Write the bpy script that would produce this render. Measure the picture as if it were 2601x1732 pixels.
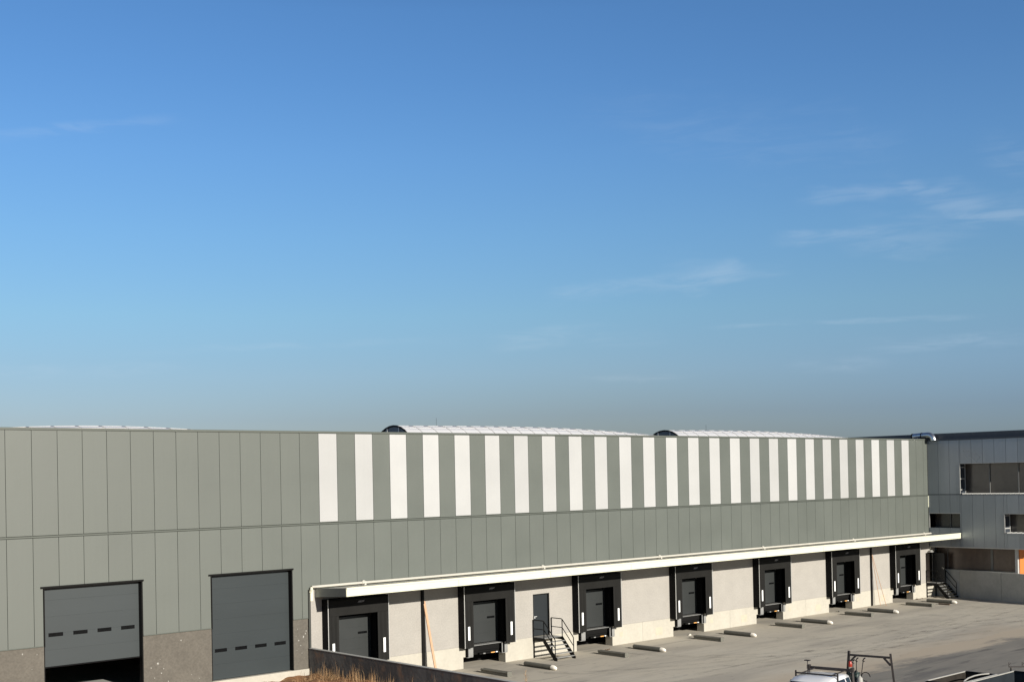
import bpy, math, random
from mathutils import Vector, Matrix
random.seed(7)
R = math.radians
scn = bpy.context.scene
for o in list(bpy.data.objects): bpy.data.objects.remove(o, do_unlink=True)
COL = scn.collection

# ---------------------------------------------------------------- camera
F, YAW, PITCH, ROLL = 3100.031, 0.729675, 0.01091, -0.020074
CX, CD, CH, PY = -16.567663, 47.421594, 9.459563, 315.204
cyw, syw, cpt, spt = math.cos(YAW), math.sin(YAW), math.cos(PITCH), math.sin(PITCH)
fw = Vector((syw*cpt, cyw*cpt, spt)); rt = Vector((cyw, -syw, 0)); up = rt.cross(fw)
rt2 = math.cos(ROLL)*rt + math.sin(ROLL)*up; up2 = -math.sin(ROLL)*rt + math.cos(ROLL)*up
cam = bpy.data.cameras.new('camera'); co = bpy.data.objects.new('camera', cam); COL.objects.link(co)
m = Matrix((rt2, up2, -fw)).transposed().to_4x4(); m.translation = Vector((CX, -CD, CH)); co.matrix_world = m
cam.sensor_width = 36; cam.lens = F/2601*36; cam.shift_y = PY/2601; cam.clip_end = 6000; cam.clip_start = 0.3
scn.camera = co
scn.render.resolution_x, scn.render.resolution_y = 1024, 681

# ---------------------------------------------------------------- world, sun, exposure
SUN_EL, SUN_AZ = R(18.4), R(2.4)          # sun behind the camera, a touch to the left of the facade's normal
w = bpy.data.worlds.new("World"); scn.world = w; w.use_nodes = True
nt = w.node_tree; N = nt.nodes; L = nt.links; N.clear()
out = N.new('ShaderNodeOutputWorld'); bg = N.new('ShaderNodeBackground'); bg.inputs[1].default_value = 0.118
sky = N.new('ShaderNodeTexSky'); sky.sky_type = 'NISHITA'; sky.sun_disc = False
sky.sun_elevation = SUN_EL; sky.sun_rotation = math.pi + SUN_AZ
sky.air_density = 1.3; sky.dust_density = 0.6; sky.ozone_density = 2.2; sky.altitude = 100
tc = N.new('ShaderNodeTexCoord'); sep = N.new('ShaderNodeSeparateXYZ'); L.new(tc.outputs['Generated'], sep.inputs[0])
# dusty haze low in the sky; upper dome dimmed to cut fill light
hz = N.new('ShaderNodeValToRGB'); L.new(sep.outputs['Z'], hz.inputs[0])
SKYRAMP = [(0.0, (0.305, 0.395, 0.69)), (0.051, (0.325, 0.41, 0.70)), (0.086, (0.385, 0.497, 0.775)), (0.133, (0.412, 0.575, 0.81)), (0.195, (0.408, 0.608, 0.875)), (0.255, (0.395, 0.612, 0.915)), (0.312, (0.366, 0.588, 0.90)), (0.36, (0.356, 0.578, 0.88)), (0.45, (0.2, 0.31, 0.52)), (1.0, (0.12, 0.19, 0.33))]
cr = hz.color_ramp
while len(cr.elements) < len(SKYRAMP): cr.elements.new(0.5)
for e, (p_, c_) in zip(cr.elements, SKYRAMP): e.position = p_; e.color = (*c_, 1)
mul = N.new('ShaderNodeMix'); mul.data_type = 'RGBA'; mul.blend_type = 'MULTIPLY'; mul.inputs[0].default_value = 1
L.new(sky.outputs[0], mul.inputs[6]); L.new(hz.outputs[0], mul.inputs[7])
# thin cirrus: project direction on a high cloud layer and read stretched noise there
def wmath(op, a, b=None, c=None):
    n = N.new('ShaderNodeMath'); n.operation = op
    for i, v in enumerate((a, b, c)):
        if v is None: continue
        if isinstance(v, (int, float)): n.inputs[i].default_value = v
        else: L.new(v, n.inputs[i])
    return n.outputs[0]
az = wmath('ARCTAN2', sep.outputs['X'], sep.outputs['Y']); el = sep.outputs['Z']
def sstep(v, a, b, lo=0.0, hi=1.0):
    n = N.new('ShaderNodeMapRange'); n.interpolation_type = 'SMOOTHSTEP'; n.inputs[1].default_value = a; n.inputs[2].default_value = b; n.inputs[3].default_value = lo; n.inputs[4].default_value = hi
    L.new(v, n.inputs[0]); return n.outputs[0]
# cirrus streaks: (azimuth, height) of both ends, half width, strength, noise phase
STREAKS = [(0.9623, 0.2123, 1.0551, 0.2152, 0.0068, 0.23), (1.0319, 0.223, 1.0919, 0.1933, 0.0097, 0.26), (1.0551, 0.2138, 1.1523, 0.1776, 0.0145, 0.23), (1.0749, 0.1977, 1.1578, 0.1813, 0.0077, 0.214), (1.0014, 0.1948, 1.1028, 0.178, 0.0126, 0.107), (0.9432, 0.1831, 1.028, 0.1855, 0.0068, 0.23), (0.9801, 0.1889, 1.0798, 0.1625, 0.0116, 0.138), (0.861, 0.1535, 0.9241, 0.1605, 0.0087, 0.23), (0.8802, 0.1626, 0.955, 0.1589, 0.0097, 0.111), (0.8487, 0.1731, 0.9424, 0.1504, 0.0145, 0.068), (0.7581, 0.1455, 0.8162, 0.151, 0.0068, 0.199), (0.7904, 0.1503, 0.88, 0.1558, 0.0087, 0.138), (0.7122, 0.1111, 0.8026, 0.1147, 0.0077, 0.153), (0.764, 0.1179, 0.86, 0.1104, 0.0106, 0.076), (0.8887, 0.1182, 0.9906, 0.1188, 0.0024, 0.184), (0.9663, 0.1191, 1.1013, 0.115, 0.0024, 0.199), (1.0081, 0.098, 1.1451, 0.0999, 0.0068, 0.184), (0.9533, 0.0856, 1.0286, 0.0854, 0.0058, 0.153), (0.3196, 0.2554, 0.4042, 0.2699, 0.0044, 0.126), (0.3528, 0.2626, 0.4755, 0.2786, 0.0053, 0.101), (0.4189, 0.1034, 0.6031, 0.1136, 0.0029, 0.082), (0.4786, 0.1092, 0.6993, 0.1138, 0.0039, 0.05), (0.3199, 0.0897, 0.3897, 0.0876, 0.0048, 0.101), (0.3839, 0.087, 0.4723, 0.0962, 0.0077, 0.082), (0.7793, 0.0803, 0.8784, 0.0804, 0.0039, 0.092), (0.7839, 0.2912, 1.0322, 0.2386, 0.0242, 0.054), (0.9821, 0.2712, 1.0472, 0.2485, 0.0145, 0.054), (1.0988, 0.2432, 1.1586, 0.2145, 0.0145, 0.092)]
cb = N.new('ShaderNodeCombineXYZ'); L.new(az, cb.inputs[0]); L.new(el, cb.inputs[1])
mp = N.new('ShaderNodeMapping'); mp.inputs['Scale'].default_value = (16, 110, 1); mp.inputs['Rotation'].default_value = (0, 0, R(-6)); L.new(cb.outputs[0], mp.inputs[0])
n1 = N.new('ShaderNodeTexNoise'); n1.inputs['Scale'].default_value = 1.0; n1.inputs['Detail'].default_value = 8; n1.inputs['Roughness'].default_value = 0.62; n1.inputs['Distortion'].default_value = 1.0; L.new(mp.outputs[0], n1.inputs['Vector'])
mp3 = N.new('ShaderNodeMapping'); mp3.inputs['Scale'].default_value = (20, 55, 1); L.new(cb.outputs[0], mp3.inputs[0])
n3 = N.new('ShaderNodeTexNoise'); n3.inputs['Scale'].default_value = 1.0; n3.inputs['Detail'].default_value = 3; L.new(mp3.outputs[0], n3.inputs['Vector'])
wob = wmath('MULTIPLY', wmath('SUBTRACT', n3.outputs[0], 0.5), 2.8); tex = sstep(n1.outputs[0], 0.34, 0.74, 0.08, 1.2)
total = None
for (a0, e0, a1, e1, wd, st) in STREAKS:
    dx, dy = a1-a0, e1-e0; ln = math.hypot(dx, dy); ux, uy = dx/ln, dy/ln
    du = wmath('SUBTRACT', az, a0); dv = wmath('SUBTRACT', el, e0)
    t_ = wmath('ADD', wmath('MULTIPLY', du, ux/ln), wmath('MULTIPLY', dv, uy/ln))
    v_ = wmath('ADD', wmath('MULTIPLY', du, -uy/wd), wmath('MULTIPLY', dv, ux/wd))
    vv = wmath('ABSOLUTE', wmath('ADD', v_, wob))
    msk = wmath('MULTIPLY', sstep(vv, 0.0, 1.3, 1, 0), wmath('MULTIPLY', sstep(t_, -0.1, 0.4), sstep(t_, 0.6, 1.15, 1, 0)))
    c_ = wmath('MULTIPLY', msk, st)
    total = c_ if total is None else wmath('ADD', total, c_)
total = wmath('MULTIPLY', total, tex)
cl = wmath('DIVIDE', wmath('MULTIPLY', total, 0.36), wmath('ADD', total, 0.42))
mc = N.new('ShaderNodeMix'); mc.data_type = 'RGBA'; L.new(cl, mc.inputs[0]); L.new(mul.outputs[2], mc.inputs[6]); mc.inputs[7].default_value = (4.9, 5.5, 6.1, 1)
# added dimming of the sky on the sun's side, to deepen the shadows
lowl = wmath('MULTIPLY_ADD', wmath('MULTIPLY', sstep(el, 0.02, 0.10, 1, 0), sstep(az, 0.25, 0.85, 1, 0)), 0.25, 1.0)
hzs = N.new('ShaderNodeVectorMath'); hzs.operation = 'SCALE'; L.new(mc.outputs[2], hzs.inputs[0]); L.new(lowl, hzs.inputs['Scale'])
sunside = sstep(sep.outputs['Y'], -0.75, 0.05, 0.45, 1.0)
ms_ = N.new('ShaderNodeVectorMath'); ms_.operation = 'SCALE'; rl = wmath('MULTIPLY', sstep(el, 0.02, 0.16, 1, 0), sstep(az, 0.75, 1.2, 0, 1))
tint = N.new('ShaderNodeMix'); tint.data_type = 'RGBA'; tint.blend_type = 'MULTIPLY'; L.new(rl, tint.inputs[0]); L.new(hzs.outputs[0], tint.inputs[6]); tint.inputs[7].default_value = (0.93, 1.05, 1.22, 1)
L.new(tint.outputs[2], ms_.inputs[0]); L.new(sunside, ms_.inputs['Scale'])
L.new(ms_.outputs[0], bg.inputs[0]); L.new(bg.outputs[0], out.inputs[0])

sl = bpy.data.lights.new('sun', 'SUN'); sl.energy = 5.0; sl.angle = R(0.55); sl.color = (1.0, 0.94, 0.84)
so = bpy.data.objects.new('sun', sl); COL.objects.link(so)
sd = Vector((math.sin(SUN_AZ)*math.cos(SUN_EL), math.cos(SUN_AZ)*math.cos(SUN_EL), -math.sin(SUN_EL)))   # travel direction
so.rotation_euler = sd.to_track_quat('-Z', 'Y').to_euler(); so.location = (-20, -60, 60)
vs = scn.view_settings; vs.view_transform = 'Standard'; vs.look = 'None'; vs.exposure = 0.3; vs.gamma = 1
scn.render.engine = 'CYCLES'

# ---------------------------------------------------------------- materials
def mat(name, col, rough=0.6, metal=0.0, var=0.06, scale=1.5, stretch=(1, 1, 1), bump=0.0, bscale=40, spec=0.5, fine=0.0, fscale=60, coat=0.0, rvar=0.0, emis=None):
    M = bpy.data.materials.new(name); M.use_nodes = True; nt = M.node_tree; n = nt.nodes; l = nt.links
    b = n['Principled BSDF']; b.inputs['Roughness'].default_value = rough; b.inputs['Metallic'].default_value = metal
    b.inputs['Specular IOR Level'].default_value = spec; b.inputs['Coat Weight'].default_value = coat; b.inputs['Coat Roughness'].default_value = 0.12
    t = n.new('ShaderNodeTexCoord'); mp = n.new('ShaderNodeMapping'); mp.inputs['Scale'].default_value = stretch; l.new(t.outputs['Object'], mp.inputs[0])
    ns = n.new('ShaderNodeTexNoise'); ns.inputs['Scale'].default_value = scale; ns.inputs['Detail'].default_value = 5; ns.inputs['Roughness'].default_value = 0.6; l.new(mp.outputs[0], ns.inputs['Vector'])
    mr = n.new('ShaderNodeMapRange'); mr.inputs[1].default_value = 0.3; mr.inputs[2].default_value = 0.7; mr.inputs[3].default_value = 1-var; mr.inputs[4].default_value = 1+var; l.new(ns.outputs[0], mr.inputs[0])
    last = mr.outputs[0]
    if fine:
        nf = n.new('ShaderNodeTexNoise'); nf.inputs['Scale'].default_value = fscale; nf.inputs['Detail'].default_value = 2; l.new(t.outputs['Object'], nf.inputs['Vector'])
        m2 = n.new('ShaderNodeMapRange'); m2.inputs[1].default_value = 0.3; m2.inputs[2].default_value = 0.7; m2.inputs[3].default_value = 1-fine; m2.inputs[4].default_value = 1+fine; l.new(nf.outputs[0], m2.inputs[0])
        mm = n.new('ShaderNodeMath'); mm.operation = 'MULTIPLY'; l.new(last, mm.inputs[0]); l.new(m2.outputs[0], mm.inputs[1]); last = mm.outputs[0]
    vm = n.new('ShaderNodeVectorMath'); vm.operation = 'SCALE'; vm.inputs[0].default_value = col; l.new(last, vm.inputs['Scale'])
    l.new(vm.outputs[0], b.inputs['Base Color'])
    if bump:
        bn = n.new('ShaderNodeTexNoise'); bn.inputs['Scale'].default_value = bscale; bn.inputs['Detail'].default_value = 3; l.new(t.outputs['Object'], bn.inputs['Vector'])
        bp = n.new('ShaderNodeBump'); bp.inputs['Strength'].default_value = bump; bp.inputs['Distance'].default_value = 0.02; l.new(bn.outputs[0], bp.inputs['Height']); l.new(bp.outputs[0], b.inputs['Normal'])
    return M

M = {}
def clad_mat(name, base, rough, spec, axis, off, pitch, streak=0.05, tone=0.035, metal=0.0):
    Mm = bpy.data.materials.new(name); Mm.use_nodes = True; nt = Mm.node_tree; n = nt.nodes; l = nt.links; b = n['Principled BSDF']
    b.inputs['Specular IOR Level'].default_value = spec; b.inputs['Metallic'].default_value = metal
    t = n.new('ShaderNodeTexCoord'); sp = n.new('ShaderNodeSeparateXYZ'); l.new(t.outputs['Object'], sp.inputs[0])
    def mt(op, a, c=None):
        q = n.new('ShaderNodeMath'); q.operation = op
        for i, v in enumerate((a, c)):
            if v is None: continue
            if isinstance(v, (int, float)): q.inputs[i].default_value = v
            else: l.new(v, q.inputs[i])
        return q.outputs[0]
    cell = mt('FLOOR', mt('DIVIDE', mt('ADD', sp.outputs[axis], off), pitch)); up_ = mt('GREATER_THAN', sp.outputs['Z'], 7.58)
    wn = n.new('ShaderNodeTexWhiteNoise'); wn.noise_dimensions = '1D'; l.new(mt('ADD', cell, mt('MULTIPLY', up_, 37.7)), wn.inputs['W'])
    tn = mt('ADD', mt('MULTIPLY', mt('SUBTRACT', wn.outputs['Value'], 0.5), 2*tone), 1.0)
    mp = n.new('ShaderNodeMapping'); mp.inputs['Scale'].default_value = (7, 7, 0.22); l.new(t.outputs['Object'], mp.inputs[0])
    ns = n.new('ShaderNodeTexNoise'); ns.inputs['Scale'].default_value = 1; ns.inputs['Detail'].default_value = 5; ns.inputs['Roughness'].default_value = 0.65; l.new(mp.outputs[0], ns.inputs['Vector'])
    big = n.new('ShaderNodeTexNoise'); big.inputs['Scale'].default_value = 0.45; big.inputs['Detail'].default_value = 4; l.new(t.outputs['Object'], big.inputs['Vector'])
    f = mt('ADD', 1.0, mt('ADD', mt('MULTIPLY', mt('SUBTRACT', ns.outputs[0], 0.5), 2*streak), mt('MULTIPLY', mt('SUBTRACT', big.outputs[0], 0.5), 0.16)))
    vm = n.new('ShaderNodeVectorMath'); vm.operation = 'SCALE'; vm.inputs[0].default_value = base; l.new(mt('MULTIPLY', tn, f), vm.inputs['Scale']); l.new(vm.outputs[0], b.inputs['Base Color'])
    l.new(mt('ADD', rough, mt('MULTIPLY', mt('SUBTRACT', big.outputs[0], 0.5), 0.25)), b.inputs['Roughness'])
    bp = n.new('ShaderNodeBump'); bp.inputs['Strength'].default_value = 0.12; bp.inputs['Distance'].default_value = 0.05; l.new(big.outputs[0], bp.inputs['Height']); l.new(bp.outputs[0], b.inputs['Normal'])
    return Mm
M['clad'] = clad_mat('clad', (0.098, 0.110, 0.095), 0.56, 0.9, 'X', 0.0, 1.0)
M['clad_trim'] = mat('clad_trim', (0.097, 0.108, 0.093), 0.5, var=0.05, scale=2)
M['clad_dark'] = mat('clad_dark', (0.05, 0.053, 0.047), 0.8)
M['white_panel'] = clad_mat('white_panel', (0.445, 0.447, 0.44), 0.40, 0.6, 'X', 0.0, 1.0, streak=0.03, tone=0.07)
M['white_paint'] = mat('white_paint', (0.71, 0.7, 0.545), 0.45, var=0.03, scale=0.8)
M['pebble'] = mat('pebble', (0.355, 0.335, 0.305), 0.85, var=0.05, scale=1.2, bump=0.25, bscale=30, fine=0.07, fscale=13)
M['plinth'] = mat('plinth', (0.455, 0.428, 0.365), 0.8, var=0.06, scale=1.1, stretch=(1, 1, .5), bump=0.1, bscale=20, fine=0.04, fscale=6)
M['plinth_mark'] = mat('plinth_mark', (0.48, 0.44, 0.345), 0.8, var=0.08, scale=3)
M['aggregate'] = mat('aggregate', (0.122, 0.111, 0.093), 0.9, var=0.13, scale=0.9, bump=0.5, bscale=22, fine=0.11, fscale=11)
M['inner'] = mat('inner', (0.10, 0.10, 0.095), 0.9)
M['roof'] = mat('roof', (0.30, 0.30, 0.29), 0.7)
M['door_grey'] = mat('door_grey', (0.043, 0.052, 0.055), 0.42, var=0.05, scale=0.8, stretch=(0.4, 1, 1.5), spec=0.5)  # same door colour, base lightened to imitate the stronger sheen at its angle
M['door_grey2'] = mat('door_grey2', (0.031, 0.039, 0.042), 0.42, var=0.06, scale=0.8, stretch=(0.4, 1, 1.5), spec=0.5)  # same door colour, left darker where the sheen is weaker
M['dock_leaf'] = mat('dock_leaf', (0.03, 0.033, 0.033), 0.45, var=0.08, scale=1)
M['door_leaf'] = mat('door_leaf', (0.016, 0.02, 0.023), 0.45, var=0.06, scale=1)
M['black_rubber'] = mat('black_rubber', (0.006, 0.006, 0.0065), 0.75, var=0.15, scale=2, spec=0.12)
M['curtain'] = mat('curtain', (0.0145, 0.0142, 0.0132), 0.6, var=0.18, scale=1.6, stretch=(1.5, 1, .4), bump=0.15, bscale=3, spec=0.12)
M['black_steel'] = mat('black_steel', (0.008, 0.0078, 0.0075), 0.5, var=0.1, scale=3, spec=0.12)
M['galv'] = mat('galv', (0.3, 0.3, 0.29), 0.5, metal=0.25, var=0.12, scale=4)
M['alu'] = mat('alu', (0.66, 0.66, 0.64), 0.4, metal=0.3, var=0.05, scale=4)
M['white_strip'] = mat('white_strip', (0.92, 0.93, 0.92), 0.5, var=0.01)
M['mark_grey'] = mat('mark_grey', (0.42, 0.42, 0.44), 0.6, var=0.1, scale=30)
M['amber'] = mat('amber', (0.80, 0.42, 0.13), 0.4, var=0.05)
M['win_dark'] = mat('win_dark', (0.006, 0.0065, 0.007), 0.25, var=0.3, scale=6, spec=0.15)
M['canopy_side'] = mat('canopy_side', (0.2, 0.21, 0.205), 0.35, metal=0.3, var=0.08, scale=2)
M['office'] = clad_mat('office', (0.285, 0.315, 0.345), 0.33, 0.5, 'Y', 0.0, 0.868, streak=0.10, tone=0.10, metal=0.35)
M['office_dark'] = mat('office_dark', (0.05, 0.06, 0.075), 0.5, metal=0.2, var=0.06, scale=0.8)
M['glass'] = mat('glass', (0.075, 0.063, 0.053), 0.22, var=0.25, scale=0.9, spec=0.9)
M['brown_glass'] = mat('brown_glass', (0.098, 0.070, 0.055), 0.3, var=0.35, scale=0.8, stretch=(1, 1.2, .35), spec=0.8, fine=0.1, fscale=3)
M['frame_dark'] = mat('frame_dark', (0.16, 0.16, 0.155), 0.5, var=0.1, scale=3)
M['pipe_paint'] = mat('pipe_paint', (0.50, 0.48, 0.42), 0.5, var=0.05, scale=2)
M['frame'] = mat('frame', (0.45, 0.45, 0.43), 0.45, var=0.05, scale=3)
M['orange'] = mat('orange', (0.6, 0.19, 0.04), 0.6, var=0.04, scale=1)
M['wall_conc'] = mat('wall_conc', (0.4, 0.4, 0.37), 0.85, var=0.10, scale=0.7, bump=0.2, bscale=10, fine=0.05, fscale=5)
M['timber'] = mat('timber', (0.54, 0.33, 0.2), 0.7, var=0.08, scale=3, stretch=(4, 4, .5))
M['rust_wood'] = mat('rust_wood', (0.13, 0.085, 0.055), 0.8, var=0.15, scale=5)
M['skylight'] = mat('skylight', (0.62, 0.62, 0.63), 0.35, var=0.03, scale=1.2)
M['skylight_rib'] = mat('skylight_rib', (0.52, 0.515, 0.51), 0.5, var=0.1)
M['smoke_glass'] = mat('smoke_glass', (0.08, 0.10, 0.13), 0.25, var=0.2, scale=2)
M['chrome'] = mat('chrome', (0.72, 0.73, 0.72), 0.28, metal=0.95, var=0.12, scale=6, bump=0.5, bscale=9)
M['guide'] = mat('guide', (0.17, 0.165, 0.14), 0.55, metal=0.2, var=0.14, scale=4)
M['guide_nose'] = mat('guide_nose', (0.85, 0.80, 0.70), 0.5, var=0.05)
M['car_white'] = mat('car_white', (0.82, 0.82, 0.82), 0.25, var=0.01, coat=0.6)
M['car_glass'] = mat('car_glass', (0.015, 0.018, 0.022), 0.06, var=0.01, spec=0.9)
M['rack_steel'] = mat('rack_steel', (0.034, 0.028, 0.025), 0.6, var=0.2, scale=5)
M['tyre'] = mat('tyre', (0.02, 0.02, 0.02), 0.85)
M['red_lens'] = mat('red_lens', (0.3, 0.03, 0.015), 0.3)
M['green_steel'] = mat('green_steel', (0.025, 0.045, 0.04), 0.5, var=0.2, scale=6)
M['skip_steel'] = mat('skip_steel', (0.026, 0.031, 0.037), 0.6, var=0.22, scale=1.6, bump=0.2, bscale=5, spec=0.1)
M['skip_rust'] = mat('skip_rust', (0.032, 0.028, 0.024), 0.7, var=0.28, scale=2.2, bump=0.2, bscale=5, spec=0.1)
M['rim'] = mat('rim', (0.36, 0.35, 0.32), 0.5, var=0.08, scale=3)

def ground_mat(name, base, layers, rough=0.9, bump=0.25, bscale=6):
    """base colour plus noise-masked stains; layers = (colour, scale, stretch, lo, hi, strength)"""
    Mm = bpy.data.materials.new(name); Mm.use_nodes = True; nt = Mm.node_tree; n = nt.nodes; l = nt.links
    b = n['Principled BSDF']; b.inputs['Roughness'].default_value = rough; b.inputs['Specular IOR Level'].default_value = 0.3
    t = n.new('ShaderNodeTexCoord'); last = None
    for i, (col, sc, st, lo, hi, k) in enumerate(layers):
        mp = n.new('ShaderNodeMapping'); mp.inputs['Scale'].default_value = st; mp.inputs['Location'].default_value = (i*7.3, i*3.1, 0); mp.inputs['Rotation'].default_value = (0, 0, R(-4+5*i)); l.new(t.outputs['Object'], mp.inputs[0])
        ns = n.new('ShaderNodeTexNoise'); ns.inputs['Scale'].default_value = sc; ns.inputs['Detail'].default_value = 6; ns.inputs['Roughness'].default_value = 0.62; l.new(mp.outputs[0], ns.inputs['Vector'])
        mr = n.new('ShaderNodeMapRange'); mr.interpolation_type = 'SMOOTHSTEP'; mr.inputs[1].default_value = lo; mr.inputs[2].default_value = hi; mr.inputs[3].default_value = 0; mr.inputs[4].default_value = k; l.new(ns.outputs[0], mr.inputs[0])
        mx = n.new('ShaderNodeMix'); mx.data_type = 'RGBA'; l.new(mr.outputs[0], mx.inputs[0]); mx.inputs[7].default_value = (*col, 1)
        if last is None: mx.inputs[6].default_value = (*base, 1)
        else: l.new(last, mx.inputs[6])
        last = mx.outputs[2]
    Mm['last'] = 0
    bn = n.new('ShaderNodeTexNoise'); bn.inputs['Scale'].default_value = bscale; bn.inputs['Detail'].default_value = 6; l.new(t.outputs['Object'], bn.inputs['Vector'])
    bp = n.new('ShaderNodeBump'); bp.inputs['Strength'].default_value = bump; bp.inputs['Distance'].default_value = 0.03; l.new(bn.outputs[0], bp.inputs['Height']); l.new(bp.outputs[0], b.inputs['Normal'])
    return Mm, n, l, t, last, b
# yard concrete: tyre-darkened streaks along the docks, sandy dust towards the asphalt
my, n, l, t, last, b = ground_mat('yard', (0.52, 0.475, 0.39), [
    ((0.56, 0.52, 0.44), 0.16, (1, 1, 1), 0.45, 0.7, 0.6),
    ((0.37, 0.34, 0.29), 0.22, (0.35, 1.7, 1), 0.45, 0.66, 0.75),
    ((0.19, 0.175, 0.155), 0.6, (0.16, 2.6, 1), 0.57, 0.72, 0.5),
    ((0.52, 0.47, 0.37), 0.7, (0.4, 1.5, 1), 0.62, 0.74, 0.6),
    ((0.16, 0.15, 0.135), 0.9, (0.3, 1.8, 1), 0.60, 0.72, 0.5),
    ((0.20, 0.185, 0.16), 2.5, (0.6, 1.5, 1), 0.58, 0.72, 0.45),
    ((0.60, 0.54, 0.42), 3.5, (0.7, 1.3, 1), 0.66, 0.76, 0.5)])
sp = n.new('ShaderNodeSeparateXYZ'); l.new(t.outputs['Object'], sp.inputs[0])
nn = n.new('ShaderNodeTexNoise'); nn.inputs['Scale'].default_value = 0.3; nn.inputs['Detail'].default_value = 4; l.new(t.outputs['Object'], nn.inputs['Vector'])
ad = n.new('ShaderNodeMath'); ad.operation = 'MULTIPLY_ADD'; l.new(nn.outputs[0], ad.inputs[0]); ad.inputs[1].default_value = 5; l.new(sp.outputs['Y'], ad.inputs[2])
mr = n.new('ShaderNodeMapRange'); mr.interpolation_type = 'SMOOTHSTEP'; mr.inputs[1].default_value = -8.5; mr.inputs[2].default_value = -12.0; mr.inputs[3].default_value = 0; mr.inputs[4].default_value = 0.8; l.new(ad.outputs[0], mr.inputs[0])
mx = n.new('ShaderNodeMix'); mx.data_type = 'RGBA'; l.new(mr.outputs[0], mx.inputs[0]); l.new(last, mx.inputs[6]); mx.inputs[7].default_value = (0.50, 0.425, 0.325, 1); l.new(mx.outputs[2], b.inputs['Base Color'])
M['yard'] = my
mr_, n, l, t, last, b = ground_mat('road', (0.24, 0.225, 0.195), [
    ((0.36, 0.325, 0.275), 0.2, (0.4, 1.4, 1), 0.45, 0.68, 0.8),
    ((0.13, 0.125, 0.12), 0.35, (0.25, 1.6, 1), 0.46, 0.66, 0.8),
    ((0.10, 0.095, 0.09), 1.1, (0.25, 2.4, 1), 0.54, 0.68, 0.7),
    ((0.40, 0.35, 0.28), 1.2, (0.3, 1.8, 1), 0.62, 0.74, 0.6)])
sp = n.new('ShaderNodeSeparateXYZ'); l.new(t.outputs['Object'], sp.inputs[0])
mpp = n.new('ShaderNodeMapping'); mpp.inputs['Scale'].default_value = (0.3, 1, 1); l.new(t.outputs['Object'], mpp.inputs[0])
nn = n.new('ShaderNodeTexNoise'); nn.inputs['Scale'].default_value = 0.7; nn.inputs['Detail'].default_value = 7; nn.inputs['Roughness'].default_value = 0.7; l.new(mpp.outputs[0], nn.inputs['Vector'])
ad = n.new('ShaderNodeMath'); ad.operation = 'MULTIPLY_ADD'; l.new(nn.outputs[0], ad.inputs[0]); ad.inputs[1].default_value = 5; l.new(sp.outputs['Y'], ad.inputs[2])
mr = n.new('ShaderNodeMapRange'); mr.interpolation_type = 'SMOOTHSTEP'; mr.inputs[1].default_value = -13.4; mr.inputs[2].default_value = -12.2; mr.inputs[3].default_value = 0; mr.inputs[4].default_value = 0.95; l.new(ad.outputs[0], mr.inputs[0])
mx = n.new('ShaderNodeMix'); mx.data_type = 'RGBA'; l.new(mr.outputs[0], mx.inputs[0]); l.new(last, mx.inputs[6]); mx.inputs[7].default_value = (0.50, 0.425, 0.325, 1); l.new(mx.outputs[2], b.inputs['Base Color'])
M['road'] = mr_
ms, n, l, t, last, b = ground_mat('soil', (0.30, 0.15, 0.07), [
    ((0.22, 0.12, 0.06), 1.5, (1, 1, 1), 0.45, 0.65, 0.8),
    ((0.50, 0.34, 0.19), 3.0, (1, 1, 1), 0.55, 0.7, 0.7)], bump=0.8, bscale=5); l.new(last, b.inputs['Base Color']); M['soil'] = ms
mw, n, l, t, last, b = ground_mat('retaining', (0.19, 0.188, 0.175), [
    ((0.10, 0.10, 0.098), 0.8, (1, 1, .7), 0.42, 0.60, 0.85),
    ((0.30, 0.20, 0.135), 1.3, (1, 1, .8), 0.50, 0.66, 0.75),
    ((0.36, 0.32, 0.27), 7, (1, 1, 1), 0.68, 0.76, 0.6)]); l.new(last, b.inputs['Base Color']); M['retaining'] = mw
M['ground'] = mat('ground', (0.30, 0.26, 0.20), 0.95, var=0.2, scale=0.05)
M['grass'] = mat('grass', (0.27, 0.16, 0.075), 0.8, var=0.35, scale=3)
M['grass2'] = mat('grass2', (0.38, 0.25, 0.13), 0.8, var=0.3, scale=3)

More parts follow.
